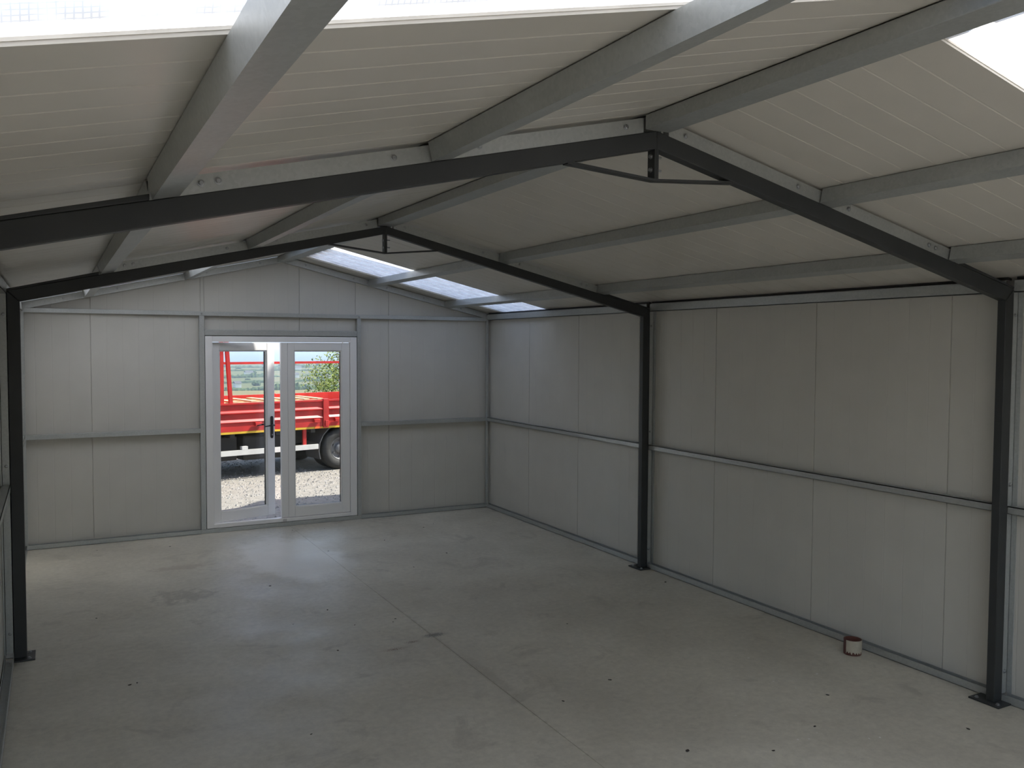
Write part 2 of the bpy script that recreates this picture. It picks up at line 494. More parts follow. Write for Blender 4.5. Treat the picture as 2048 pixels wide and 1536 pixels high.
# ------------------------------------------------------------------ gable wall with the doorway
DX0, DX1, DZ0, DZ1 = -0.827, 0.834, 0.048, 2.108
wall_far = tag(empty('wall_far', (0, D, 0)), kind='structure')
seams = [-W - D, -1.913, -0.864, 0.186, 1.236, W + D]
for a, b in zip(seams[:-1], seams[1:]):
    # cut where the doorway passes
    parts = [(a, b, None)]
    for cut in (DX0, DX1):
        nxt = []
        for p, q_, k in parts:
            if p < cut < q_: nxt += [(p, cut, None), (cut, q_, None)]
            else: nxt.append((p, q_, k))
        parts = nxt
    for p, q_, _ in parts:
        mid = (p + q_) / 2
        lo = (DZ1 - 0.005) if DX0 < mid < DX1 else -0.1
        sp = (-p,) if p < -0.02 and q_ > 0.02 else ()
        sheet('wall_panel', 'wall', wall_far, (p, D, 0), (1, 0, 0), (0, 1, 0), (0, 0, 1), q_ - p,
              (lambda u, lo=lo: lo), (lambda u, p=p: zr(p + u) - 0.003), 0.148, 0.0008, splits=sp)
G = lambda n, a, b, bev=0.0: MB().box(a, b).put(n, 'galv', wall_far, bevel=bev)
er = G('eaves_rail', (-W - 0.02, 0.0, 2.322), (W + 0.02, 0.05, 2.366), 0.002)
G('middle_rail', (-W - 0.02, 0.0, 1.081), (-0.884, 0.05, 1.128), 0.002)
G('middle_rail', (0.884, 0.0, 1.081), (W + 0.02, 0.05, 1.128), 0.002)
for x0, x1 in ((-W - 0.02, -0.884), (0.884, W + 0.02)):
    m = MB().box((x0, 0, 0.001), (x1, 0.003, 0.046)).box((x0, 0, 0.001), (x1, 0.05, 0.004)).box((x0, 0.047, 0.001), (x1, 0.05, 0.046))
    m.put('base_rail', 'galv', wall_far)
G('base_rail', (-0.884, 0.0, 0.001), (0.884, 0.05, 0.044), 0.002)
for x0, x1 in ((-0.884, -0.832), (0.839, 0.884)):
    p_ = G('door_post', (x0, 0.002, 0.045), (x1, 0.05, 2.321), 0.002)
    place('bolt', BOLT, ((x0 + x1) / 2, 0.0, 2.344), er)
G('door_header', (-0.831, 0.004, 2.116), (0.838, 0.05, 2.178), 0.002)
for s in (-1, 1):
    xa, xb = sorted((s * (W - 0.008), s * (W + 0.020)))
    MB().box((xa, -0.008, 0.046), (xb, 0.020, 2.36)).put('corner_post', 'galv', wall_far, bevel=0.002)
# verge channels under the roof at the gable
for s in (-1, 1):
    poly = [(0, 0, RT), (0, 0, RT + 0.066), (s * (W + 0.03), 0, zt(W + 0.03) + 0.066), (s * (W + 0.03), 0, zt(W + 0.03))]
    v_ = MB().prism([(x, 0.004, z) for x, _, z in poly], (0, 0.044, 0)).put('verge_channel', 'galv', wall_far)
    for x in (0.25, 0.80, 1.20, 1.66, 2.15):
        place('bolt', BOLT, (s * x, 0.004, zt(x) + 0.035), v_)

# rear wall behind the camera, with its wide doorway standing open
wall_near = tag(empty('wall_near', (0, YB, 0)), kind='structure')
OX, OZ = 1.5, 2.1
xs = [-W - D, -OX, -0.8, 0.25, OX, W + D]
for x, x1 in zip(xs[:-1], xs[1:]):
    lo = OZ if -OX <= (x + x1) / 2 <= OX else -0.1
    sheet('wall_panel', 'wall', wall_near, (x, YB, 0), (1, 0, 0), (0, -1, 0), (0, 0, 1), x1 - x,
          (lambda u, lo=lo: lo), (lambda u, p=x: zr(p + u) - 0.003), 0.148, 0.0008, splits=((-x,) if x < -0.02 and x1 > 0.02 else ()))
for x in (-OX - 0.05, OX):
    MB().box((x, YB, 0.0), (x + 0.05, YB + 0.05, OZ)).put('door_post', 'galv', wall_near, bevel=0.002)
MB().box((-OX - 0.05, YB, OZ), (OX + 0.05, YB + 0.05, OZ + 0.05)).put('door_header', 'galv', wall_near, bevel=0.002)

# ------------------------------------------------------------------ roof
ceiling = tag(empty('ceiling', (0, 0, ZU)), kind='structure')
RL = (W + D + TH + 0.12) / ca
def slope(s, y_lit, y_first, PITCHR):
    """s: side; y_first: one seam; y_lit: seams at which a rooflight sheet starts"""
    ud, nd, ld = Vector((0, 1, 0)), Vector((s * sa, 0, ca)), Vector((s * ca, 0, -sa))
    y = y_first
    while y > YB - 0.06: y -= PITCHR
    starts = []
    while y < 0.05:
        starts.append(y); y += PITCHR
    for y in starts:
        w = min(PITCHR, 0.106 - y)
        if y < YB - 0.06:          # last sheet, trimmed at the rear wall
            w -= YB - 0.06 - y; y = YB - 0.06
            if w < 0.02: continue
        if any(abs(y - q) < 0.05 for q in y_lit):
            # translucent trapezoidal rooflight at the top of the panels' thickness
            ribs = [0.0]
            k = 5
            prof = []
            pitch = w / k
            for i in range(k):
                c0 = i * pitch
                prof += [(c0, 0.0), (c0 + pitch * .30, 0.0), (c0 + pitch * .38, 0.022), (c0 + pitch * .62, 0.022), (c0 + pitch * .70, 0.0)]
            prof.append((w, 0.0))
            V = []; F = []
            for e in (0.0, RL):
                for u, n in prof: V.append(Vector((0, y, ZU)) + ud * u + nd * (0.013 + n) + ld * e)
            kk = len(prof)
            F = [(i, i + 1, kk + i + 1, kk + i) for i in range(kk - 1)]
            o = add('rooflight_panel', V, F, 'light', ceiling)
            o['label'] = 'white translucent corrugated rooflight sheet'
        else:
            sheet('roof_panel', 'roof', ceiling, (0, y, ZU), ud, nd, ld, w, lambda u: 0.0, lambda u: RL, 0.148, 0.0013)
slope(1, (-8.88, -1.39), -6.74, 1.07)
slope(-1, (-9.105, -1.51), -6.935, 1.085)
for s in (-1, 1):   # outer ridge capping
    V = [(0, YB - 0.2, ZU + TH / ca + 0.006), (0, 0.11, ZU + TH / ca + 0.006), (s * 0.24, 0.11, zr(0.24) + TH / ca + 0.030), (s * 0.24, YB - 0.2, zr(0.24) + TH / ca + 0.030)]
    m = MB().prism(V, (0, 0, 0.004))
    m.put('ridge_cap', 'dark', ceiling)

# ------------------------------------------------------------------ purlins
def purlin(s, xc, half, ya, yb, label):
    """box-shaped purlin standing square to the roof slope"""
    nd, ld = Vector((s * sa, 0, ca)), Vector((s * ca, 0, -sa))
    o = Vector((s * xc, yb, zt(xc))) if s else Vector((0, yb, RT))
    if not s:
        hw = half
        poly = [(-hw, yb, RT - 0.002), (hw, yb, RT - 0.002), (hw, yb, zr(hw) - 0.004), (0, yb, ZU - 0.004), (-hw, yb, zr(hw) - 0.004)]
        ob = MB().prism(poly, (0, ya - yb, 0)).put('purlin', 'galv', None, (0, yb, RT), bevel=0.003)
    else:
        hgt = 0.0695
        # folded channel: bottom flange, uphill web, lip on the downhill side
        m = MB()
        def slab(u0, u1, n0, n1):
            P = [o + ld * u + nd * n for u, n in ((u0, n0), (u1, n0), (u1, n1), (u0, n1))]
            m.prism(P, (0, ya - yb, 0))
        slab(-half, half, 0.0, 0.003)
        slab(-half, -half + 0.003, 0.003, hgt)
        slab(half - 0.003, half, 0.003, hgt)
        slab(-half + 0.003, half - 0.003, hgt - 0.003, hgt)
        ob = m.put('purlin', 'galv', None, tuple(o))
    return tag(ob, label, 'purlin', 'galvanised roof purlins')

BAYS = [(F1 - 0.001, YB + 0.001, 'in the nearest bay'), (F2 - 0.001, F1 + LEGY + 0.001, 'in the middle bay'),
        (0.002, F2 + LEGY + 0.001, 'in the far bay by the doors')]
for ya, yb, where in BAYS:
    purlin(0, 0.0, 0.062, ya, yb, 'galvanised ridge purlin at the roof peak ' + where)
    purlin(-1, 1.927, 0.041, ya, yb, 'galvanised lower purlin on the left roof slope ' + where)
    purlin(-1, 0.980, 0.041, ya, yb, 'galvanised upper purlin on the left roof slope ' + where)
    purlin(1, 1.003, 0.041, ya, yb, 'galvanised upper purlin on the right roof slope ' + where)
    purlin(1, 1.962, 0.041, ya, yb, 'galvanised lower purlin on the right roof slope ' + where)

# ------------------------------------------------------------------ portal frames
def portal(fy, label, RB=RB):
    zk = 2.850 - 0.2325 * (W - LEGX)
    zb = lambda x: RB - (RB - zk) / (W - LEGX) * abs(x)
    t = tag(empty('portal_frame', (0, fy, 0)), label, 'steel frame', 'dark steel portal frames')
    y0, y1 = fy, fy + LEGY
    for s in (-1, 1):
        xi, xo = s * (W - LEGX), s * (W - 0.0005)
        leg = MB().prism([(xi, y0, 0.010), (xo, y0, 0.010), (xo, y0, zt(W)), (xi, y0, zb(W - LEGX))], (0, LEGY, 0)).put('leg', 'dark', t, bevel=0.004)
        MB().prism([(0, y0, RT), (xo, y0, zt(W)), (xi, y0, zb(W - LEGX)), (0, y0, RB)], (0, LEGY, 0)).put('rafter', 'dark', t, bevel=0.004)
        xa, xb = sorted((s * (W - 0.118), s * (W - 0.001)))
        bp = MB().box((xa, y0 - 0.055, 0.0005), (xb, y1 + 0.075, 0.010)).put('base_plate', 'dark', t, bevel=0.001)
        for yy in (y0 - 0.030, y1 + 0.045):
            place('bolt', BOLT, (s * (W - 0.085), yy, 0.010), bp, rot=(R(-90), 0, 0))
        # galvanised channel lying on the rafter between the purlins
        gaps = [(0.066, 1.975)]
        for a, b in gaps:
            P = [(s * a, y0 + 0.006, zt(a)), (s * b, y0 + 0.006, zt(b)), (s * b, y0 + 0.006, zt(b) + 0.061), (s * a, y0 + 0.006, zt(a) + 0.061)]
            c = MB().prism(P, (0, LEGY - 0.012, 0)).put('rafter_channel', 'galv', t)
            for x in (0.155, 0.825, 1.165, 1.767, 1.82):
                place('bolt', BOLT, (s * x, y0 + 0.006, zt(x) + 0.033), c)
        a, b = 1.975, W - 0.0005
        MB().prism([(s * a, y0, zt(a) + 0.0005), (s * b, y0, zt(b) + 0.0005), (s * b, y0, zt(b) + 0.012), (s * a, y0, zt(a) + 0.020)],
                   (0, LEGY, 0)).put('knee_gusset', 'dark', t, bevel=0.002)
        # bent end plate and tie
        xa, xb = sorted((s * 0.0005, s * 0.0105))
        ap = MB().box((xa, y0 + 0.001, 2.726), (xb, y1 - 0.001, RB + 0.045)).put('apex_plate', 'dark', t)
        if s < 0:
            for z in (2.766, 2.821):
                h = MB().lathe((-0.0105, fy + LEGY / 2, z), (-1, 0, 0), [(0, 0), (0.011, 0), (0.011, 0.002), (0.0085, 0.002), (0.0085, 0.009), (0, 0.010)], 6)
                h.put('bolt', 'zinc', ap)
        else:
            for z in (2.766, 2.821):
                MB().lathe((0.0105, fy + LEGY / 2, z), (1, 0, 0), [(0, 0), (0.0085, 0), (0.0085, 0.007), (0.005, 0.0072), (0.005, 0.030), (0, 0.030)], 10).put('bolt_end', 'zinc', ap)
        xe = 0.435
        MB().prism([(s * 0.0, y0 + 0.004, 2.716), (s * xe, y0 + 0.004, zb(xe) - 0.004), (s * xe, y0 + 0.004, zb(xe) + 0.008), (s * 0.0, y0 + 0.004, 2.726)],
                   (0, LEGY - 0.010, 0)).put('tie_bar', 'dark', t)
    return t
portal(F1, 'nearer dark grey steel portal frame crossing the picture with its peak upper right')
portal(F2, 'farther dark grey steel portal frame in front of the gable with the doors', 2.867)

# ------------------------------------------------------------------ double doors
door = tag(empty('door_1', (0, 0.03, 0)), kind='structure')
U = lambda n, a, b, par, mat='upvc', bev=0.004: MB().box(a, b).put(n, mat, par, bevel=bev)
FY0, FY1 = 0.006, 0.076
fr = empty('door_frame', (0, FY0, 0), door)
U('jamb', (DX0, FY0, DZ0), (-0.753, FY1, DZ1), fr)
U('jamb', (0.757, FY0, DZ0), (DX1, FY1, DZ1), fr)
U('head', (-0.753, FY0, 2.046), (0.757, FY1, DZ1), fr)
U('threshold', (-0.753, FY0, DZ0), (0.757, FY1, 0.090), fr)
U('keep_plate', (-0.02, FY0 - 0.004, 0.052), (0.02, FY0 + 0.002, 0.082), fr, 'alu', 0.001)

def leaf(hinge, ang, x0, x1, label, mull, handle):
    """leaf built along local x from the hinge, y outwards, turned by ang"""
    c, s = math.cos(ang), math.sin(ang)
    T = lambda x, y, z: (hinge[0] + x * c - y * s, hinge[1] + x * s + y * c, z)
    lf = empty('door_leaf', (hinge[0], hinge[1], 0.09), door)
    lf['label'] = label
    z0, z1 = 0.094, 2.042
    def bar(n, a, b, mat='upvc', bev=0.005, par=lf):
        m = MB().box(a, b)
        m.V = [T(*v) for v in m.V]
        return m.put(n, mat, par, bevel=bev)
    s0, s1, t0, t1 = x0, x1, 0.0, 0.062
    g0, g1 = x0 + 0.080, x1 - 0.092
    if mull: g0, g1 = x0 + 0.074, x1 - 0.094
    bar('stile', (s0, t0, z0), (g0, t1, z1)); bar('stile', (g1, t0, z0), (s1, t1, z1))
    bar('rail', (g0, t0, z0), (g1, t1, 0.205)); bar('rail', (g0, t0, 1.953), (g1, t1, z1))
    # glazing bead: a sloped lip round the pane, then the black gasket
    for a, b in (((g0, 0.010, 0.205), (g0 + 0.010, 0.030, 1.953)), ((g1 - 0.010, 0.010, 0.205), (g1, 0.030, 1.953)),
                 ((g0 + 0.010, 0.010, 0.205), (g1 - 0.010, 0.030, 0.215)), ((g0 + 0.010, 0.010, 1.943), (g1 - 0.010, 0.030, 1.953))):
        bar('glazing_bead', a, b, bev=0.002)
    for a, b in (((g0 + 0.010, 0.030, 0.212), (g0 + 0.014, 0.052, 1.946)), ((g1 - 0.014, 0.030, 0.212), (g1 - 0.010, 0.052, 1.946)),
                 ((g0 + 0.014, 0.030, 0.212), (g1 - 0.014, 0.052, 0.216)), ((g0 + 0.014, 0.030, 1.942), (g1 - 0.014, 0.052, 1.946))):
        bar('gasket', a, b, 'black', 0.0)
    p = bar('pane', (g0 + 0.012, 0.038, 0.213), (g1 - 0.012, 0.042, 1.945), 'glass', 0.0)
    p['label'] = 'clear glass pane'
    if mull:
        bar('overlap_strip', (s0 - 0.075, -0.006, z0), (s0 - 0.001, 0.050, z1))
    if handle:
        xc = s1 - 0.040
        b = MB()
        for y_a, y_b in ((-0.012, 0.0), (0.062, 0.074)):
            k = 10; w2 = 0.016
            pts = []
            for i in range(k + 1):
                t = math.pi * i / k; pts.append((xc + w2 * math.cos(t), 1.215 - w2 + w2 * math.sin(t)))
            for i in range(k + 1):
                t = math.pi + math.pi * i / k; pts.append((xc + w2 * math.cos(t), 0.965 + w2 + w2 * math.sin(t)))
            b.prism([(x, y_a, z) for x, z in pts], (0, y_b - y_a, 0))
        hp = [T(*v) for v in b.V]
        h = add('handle_plate', hp, b.F, 'handle', lf, bevel=0.002)
        for sd in (-1, 1):
            lv = MB()
            yk = -0.012 if sd < 0 else 0.074
            ye = yk + sd * 0.045
            lv.tube((xc, yk, 1.115), (xc, ye, 1.115), 0.010, k=12)
            lv.tube((xc + 0.008, ye, 1.115), (xc - 0.060, ye, 1.112), 0.009, 0.008, k=12)
            lv.tube((xc - 0.060, ye, 1.112), (xc - 0.120, ye - sd * 0.006, 1.104), 0.008, 0.005, k=12)
            lv.V = [T(*v) for v in lv.V]
            lv.put('lever', 'handle', lf, smooth=True)
        cy = MB().lathe((xc, -0.012, 1.005), (0, -1, 0), [(0, 0), (0.008, 0), (0.008, 0.004), (0, 0.004)], 12)
        cy.V = [T(*v) for v in cy.V]
        cy.put('lock_cylinder', 'zinc', lf)
    for z in (0.30, 1.07, 1.82):
        hb = MB().tube(T(x0 - 0.004 if not mull else x1 + 0.004, 0.066, z - 0.05), T(x0 - 0.004 if not mull else x1 + 0.004, 0.066, z + 0.05), 0.009, k=10)
        hb.put('hinge', 'upvc', lf)
    return lf
leaf((-0.748, 0.040), R(17.5), 0.0, 0.735, 'left door leaf standing ajar with a black lever handle', False, True)
leaf((0.0, 0.020), 0.0, 0.044, 0.754, 'right door leaf, shut', True, False)

# ------------------------------------------------------------------ things on the floor
pipe = tag(empty('drain_pipe', (2.375, -5.683, 0)), 'short terracotta drain pipe stub wrapped in cream tape by the right wall', 'pipe')
k = 40
MB().lathe((2.375, -5.683, 0), (0, 0, 1), [(0.056, 0.0005), (0.056, 0.098), (0.050, 0.098), (0.050, 0.002), (0.0, 0.002)], k).put('pipe_wall', 'clay', pipe, smooth=True)
b = MB()
V = []; F = []
a0, a1, n = R(-182), R(15), 36
random.seed(5)
for i in range(n + 1):
    t = a0 + (a1 - a0) * i / n
    lowz = 0.004 + 0.016 * abs(math.sin(i * 0.9)) + 0.008 * random.random()
    for r_, z in ((0.0575, lowz), (0.0575, 0.099), (0.0590, 0.099), (0.0590, lowz)):
        V.append((2.375 + r_ * math.cos(t), -5.683 + r_ * math.sin(t), z))
for i in range(n):
    for j in range(4): F.append((i * 4 + j, i * 4 + (j + 1) % 4, i * 4 + 4 + (j + 1) % 4, i * 4 + 4 + j))
F += [(0, 1, 2, 3), (n * 4, n * 4 + 1, n * 4 + 2, n * 4 + 3)]
t_ = add('tape', V, F, 'tape', pipe); t_['label'] = 'cream tape'

def lump(seed, flat):
    rnd = random.Random(seed)
    V = [(0, 0, 1)]
    for i in range(6):
        t = 2 * math.pi * i / 6 + rnd.uniform(-.3, .3); r_ = rnd.uniform(.7, 1.2); V.append((r_ * math.cos(t), r_ * math.sin(t), rnd.uniform(.3, .7)))
    for i in range(6):
        t = 2 * math.pi * i / 6 + rnd.uniform(-.3, .3); r_ = rnd.uniform(.6, 1.0); V.append((r_ * math.cos(t), r_ * math.sin(t), 0))
    F = [(0, 1 + i, 1 + (i + 1) % 6) for i in range(6)] + [(1 + i, 7 + i, 7 + (i + 1) % 6, 1 + (i + 1) % 6) for i in range(6)] + [tuple(range(12, 6, -1))]
    me = bpy.data.meshes.new('lump'); me.from_pydata([(x, y, z * flat) for x, y, z in V], [], F)
    return me
dark = [(-.678, -2.323, 9), (-.435, -3.184, 9), (.694, -5.317, 10), (.516, -6.252, 12), (1.69, -6.087, 9), (-1.88, -4.064, 10), (-1.84, -4.05, 7),
        (.10, -1.35, 7), (.75, -1.15, 8), (1.1, -1.95, 9), (.02, -.25, 6), (.35, -.33, 6), (1.35, -.75, 8), (1.52, -.62, 7), (-.05, -3.62, 7), (-.09, -3.68, 6),
        (-.62, -4.07, 8), (-1.25, -.45, 9), (-1.9, -.3, 7), (-2.0, -2.6, 7), (2.35, -3.75, 12), (.62, -2.3, 7), (1.30, -6.35, 9), (2.0, -6.75, 10), (.9, -6.45, 8),
        (-.36, -3.62, 6), (1.02, -4.3, 6), (-1.1, -5.2, 6), (.28, -5.45, 8), (-.75, -3.4, 5)]
me = [lump(i, .6) for i in range(4)]
for m_ in me: m_.materials.append(M['grit'])
for i, (x, y, mm) in enumerate(dark):
    o = place('grit_crumb', me[i % 4], (x, y, 0.0), None, (0, 0, i * 1.3), (mm / 1000 * 1.2, mm / 1000 * .8, mm / 1000 * .8))
    tag(o, 'tiny dark crumb of grit on the bare concrete floor', 'grit', 'dark crumbs on the floor')
me = [lump(i + 9, .3) for i in range(3)]
for m_ in me: m_.materials.append(M['flake'])
pale = [(1.786, -4.069, 9), (1.83, -4.09, 7), (1.70, -4.03, 5), (1.705, -5.428, 9), (1.887, -5.83, 12), (1.559, -5.793, 8), (1.60, -5.93, 7), (-.43, -5.05, 6),
        (1.10, -6.42, 8), (1.16, -6.44, 7), (1.25, -6.41, 6), (1.50, -6.60, 8), (1.44, -6.58, 7), (1.02, -6.05, 6)]
for i, (x, y, mm) in enumerate(pale):
    o = place('white_flake', me[i % 3], (x, y, 0.0), None, (0, 0, i * .9), (mm / 1000 * 1.2, mm / 1000 * .7, mm / 1000 * .8))
    tag(o, 'tiny white flake of packing on the bare concrete floor', 'flake', 'white flakes on the floor')

# ------------------------------------------------------------------ outside: yard
GZ = -0.20
yard = tag(MB().box((-30, 0.101, GZ - 0.5), (30, 15.0, GZ)).put('ground_yard', 'gravel'), kind='structure')
for nm, a, b in (('ground_side', (-30, YB - .1, GZ - .5), (-W - .12, 0.1, GZ)), ('ground_verge', (W + .12, YB - .1, GZ - .5), (30, 0.1, GZ)), ('ground_rear', (-30, -40, GZ - .5), (30, YB - .101, GZ))):
    tag(MB().box(a, b).put(nm, 'gravel'), kind='structure')
# loose stones
DV_ = Vector((0.97485, 0.22287, 0)); NV_ = Vector((-0.22287, 0.97485, 0)); A0_ = Vector((2.274, 5.30, 0))
rnd = random.Random(11)
sv, sf = [], []
for i in range(9000):
    x = rnd.uniform(-1.6, 4.2); y = 0.25 + rnd.random() ** 0.8 * 9.5
    if x > 0.9 + 0.42 * y or x < -1.2 + 0.1 * y: continue
    _q = Vector((x, y, 0)) - A0_
    if any(abs(_q.dot(DV_) - w_) < .42 and -.05 < _q.dot(NV_) < 2.2 for w_ in (0.0, -3.35)): continue
    r_ = rnd.uniform(0.010, 0.028) * (1.5 if rnd.random() < .05 else 1)
    a = rnd.random() * 6.28; n0 = len(sv)
    for j in range(5):
        t = a + j * 1.2566; rr = r_ * rnd.uniform(.7, 1.2)
        sv.append((x + rr * math.cos(t), y + rr * math.sin(t), GZ - 0.004))
    sv.append((x + rnd.uniform(-.3, .3) * r_, y + rnd.uniform(-.3, .3) * r_, GZ + r_ * rnd.uniform(.5, .9)))
    sf += [(n0 + j, n0 + (j + 1) % 5, n0 + 5) for j in range(5)]
st = add('gravel_stones', sv, sf, 'stone', None, (0, 0, GZ))
tag(st, 'loose pale gravel spread over the yard outside the doors', 'gravel', kind='stuff')

# unseen neighbouring house added right of the doors, shaped to shade the near yard
nb = tag(empty('wall_neighbour', (4.6, 0.3, GZ)), kind='structure')
MB().prism([(4.6, 2.40, GZ), (4.6, 2.40, 4.45), (4.6, -0.25, 6.90), (4.6, -1.60, 6.90), (4.6, -1.60, GZ)], (4.9, 0, 0)).put('house_wall', 'white', nb)
MB().prism([(4.6, 2.40, 4.451), (4.6, -0.25, 6.901), (4.6, -0.25, 7.02), (4.6, 2.40, 4.57)], (4.9, 0, 0)).put('house_roof', 'slate', nb)
MB().box((4.6, -1.60, 6.901), (5.5, -0.55, 8.5)).put('shading_stack', 'white', nb)  # unseen block added to keep the sun off the far right rooflight

# ------------------------------------------------------------------ lorry
DV = Vector((0.97485, 0.22287, 0)); NV = Vector((-0.22287, 0.97485, 0)); A0 = Vector((2.274, 5.30, 0))
def TP(s, o, z): v = A0 + DV * s + NV * o; return (v.x, v.y, z)
lorry = tag(empty('lorry', TP(-1.0, 1.05, GZ)), 'red dropside lorry parked on the gravel outside the doors', 'lorry')
def tb(name, mat, s0, s1, o0, o1, z0, z1, par=lorry, bev=0.0):
    m = MB().box((s0, o0, z0), (s1, o1, z1)); m.V = [TP(*v) for v in m.V]
    return m.put(name, mat, par, bevel=bev)
BW = 2.1           # body width
BS0, BS1 = -2.25, 1.55
tb('bed_floor', 'timber', BS0, BS1, 0.03, BW - 0.03, 0.585, 0.63)
tb('edge_strip', 'yellow', BS0, BS1, 0.0, 0.03, 0.559, 0.594)
tb('edge_strip', 'yellow', BS0, BS1, BW - 0.03, BW, 0.559, 0.594)
def dropside(s0, s1, o_, out):
    # pressed side board: flat bands stepping out at two ledges
    prof = [(0.0, 0.596), (0.0, 0.735), (-0.018, 0.745), (-0.018, 0.752), (0.012, 0.790), (0.012, 0.872), (-0.018, 0.892), (-0.018, 0.905),
            (0.012, 0.935), (0.012, 1.025), (-0.014, 1.035), (-0.014, 1.062), (0.030, 1.062), (0.030, 0.596)]
    m = MB().prism([TP(s0, o_ + (p if out else -p), z) for p, z in prof], DV * (s1 - s0))
    return m.put('dropside', 'red', lorry)
d1 = dropside(BS0, -0.395, 0.0, True)
d2 = dropside(-0.270, BS1, 0.0, True)
dropside(BS0, -0.395, BW, False); dropside(-0.270, BS1, BW, False)
for o0, o1 in ((-0.024, 0.05), (BW - 0.05, BW + 0.024)):
    p = tb('side_post', 'red', -0.385, -0.280, o0, o1, 0.57, 1.075, bev=0.006)
    tb('latch', 'red', -0.355, -0.30, o0 - 0.02 if o0 < 0 else o1, o0 if o0 < 0 else o1 + 0.02, 0.60, 0.70, p, 0.004)
tb('tailboard', 'red', BS1 - 0.03, BS1, 0.0, BW, 0.596, 1.06)
for s in (-1.589, -0.518, -0.114, 0.9):
    par = d1 if s < -0.4 else d2
    m = MB().prism([TP(s - .055, -0.020, 0.735), TP(s - .055, -0.06, 0.725), TP(s - .055, -0.06, 0.680), TP(s - .055, -0.004, 0.670)], DV * 0.11)
    m.put('hinge', 'red', par)
tb('reflector', 'orange', -0.545, -0.42, -0.008, 0.0, 0.563, 0.592)
# headboard frame with its brace and the long rail
hb = tb('headboard', 'red', -2.30, -2.25, 0.0, BW, 0.60, 1.14)
def rod(name, a, b, w, par, mat='red'):
    a, b = Vector(TP(*a)), Vector(TP(*b)); d = (b - a).normalized()
    u = d.cross(NV).normalized() * w / 2; v = NV * w / 2
    if d.cross(NV).length < .1: u = DV * w / 2; v = Vector((0, 0, w / 2))
    return MB().prism([a - u - v, a + u - v, a + u + v, a - u + v], b - a).put(name, mat, par)
for o in (0.06, BW - 0.06):
    rod('headboard_post', (-2.17, o, 0.60), (-2.17, o, 2.15), 0.055, lorry)
    rod('brace', (-1.99, o, 0.60), (-2.09, o, 2.15), 0.055, lorry)
rod('top_bar', (-2.13, 0.03, 2.15), (-2.13, BW - 0.03, 2.15), 0.055, lorry)
rod('long_rail', (-2.17, 1.05, 1.69), (1.50, 1.05, 1.69), 0.042, lorry)
rod('headboard_bar', (-2.17, 0.06, 1.69), (-2.17, BW - 0.06, 1.69), 0.045, lorry)
rod('rear_post', (1.50, 1.05, 0.62), (1.50, 1.05, 1.71), 0.05, lorry)
# chassis, side guard, wheels
tb('chassis_rail', 'chassis', -4.2, 1.45, 0.62, 0.74, 0.26, 0.50)
tb('chassis_rail', 'chassis', -4.2, 1.45, BW - 0.74, BW - 0.62, 0.26, 0.50)
for s in (-2.0, -1.2, -0.55, 0.5, 1.3):
    tb('cross_bearer', 'chassis', s - .04, s + .04, 0.05, BW - 0.05, 0.49, 0.585)
tb('fuel_tank', 'chassis', -1.75, -0.95, 0.22, 0.66, 0.08, 0.50, bev=0.04)
tb('battery_box', 'chassis', -2.3, -1.85, 0.22, 0.66, 0.10, 0.50, bev=0.02)
tb('tool_box', 'chassis', -1.75, -0.8, BW - 0.66, BW - 0.22, 0.10, 0.50, bev=0.02)
g = tb('side_guard', 'alu', -2.6, -0.475, -0.005, 0.025, 0.205, 0.290)
for s in (-2.45, -0.72):
    tb('guard_bracket', 'red', s - .03, s + .03, 0.025, 0.065, 0.20, 0.585)
tb('step_block', 'alu', -1.86, -1.76, 0.0, 0.08, 0.292, 0.345)
def wheel(s, o, inner, par):
    c = TP(s, o, GZ + 0.372); ax = NV if inner else -NV
    w = empty('wheel', c, par)
    prof = [(0.205, 0.02), (0.215, 0.0), (0.30, -0.006), (0.345, 0.008), (0.368, 0.035), (0.372, 0.06), (0.372, 0.15), (0.368, 0.18), (0.34, 0.21), (0.21, 0.215), (0.205, 0.18)]
    MB().lathe(c, ax, prof, 40).put('tyre', 'tyre', w, smooth=True)
    MB().lathe(c, ax, [(0.205, 0.02), (0.197, 0.014), (0.190, 0.03), (0.170, 0.075), (0.10, 0.085), (0.09, 0.06), (0.085, 0.045), (0.05, 0.03), (0.0, 0.028)], 32).put('rim', 'hub', w, smooth=True)
    u = Vector((0, 0, 1)); v = ax.cross(u)
    for i in range(6):
        t = i * math.pi / 3
        p = Vector(c) + (u * math.cos(t) + v * math.sin(t)) * 0.135 + ax * 0.082
        MB().tube(p, p - ax * 0.03, 0.014, k=6).put('wheel_nut', 'hub', w)
    return w
for s, offs in ((0.0, (0.04, 0.30)), (-3.35, (0.06,))):
    for k_, o in enumerate(offs):
        wheel(s, o, True, lorry)
        wheel(s, BW - o, False, lorry)
tb('axle', 'chassis', -0.06, 0.06, 0.2, BW - 0.2, 0.11, 0.23)
# mudguards over the rear wheels
for o0, o1 in ((0.02, 0.52), (BW - 0.52, BW - 0.02)):
    P = []
    for i in range(13):
        t = R(200 - i * 18.5)
        P.append((0.46 * math.cos(t), 0.46 * math.sin(t)))
    poly = P + [(x * .965, z * .965) for x, z in reversed(P)]
    V = [TP(x, o0, GZ + 0.372 + z) for x, z in poly] + [TP(x, o1, GZ + 0.372 + z) for x, z in poly]
    n = len(poly); h = n // 2
    F = [(i, (i + 1) % n, n + (i + 1) % n, n + i) for i in range(n)]
    for b0 in (0, n): F += [(b0 + i, b0 + i + 1, b0 + n - 2 - i, b0 + n - 1 - i) for i in range(h - 1)]
    add('mudguard', V, F, 'mudguard', lorry)
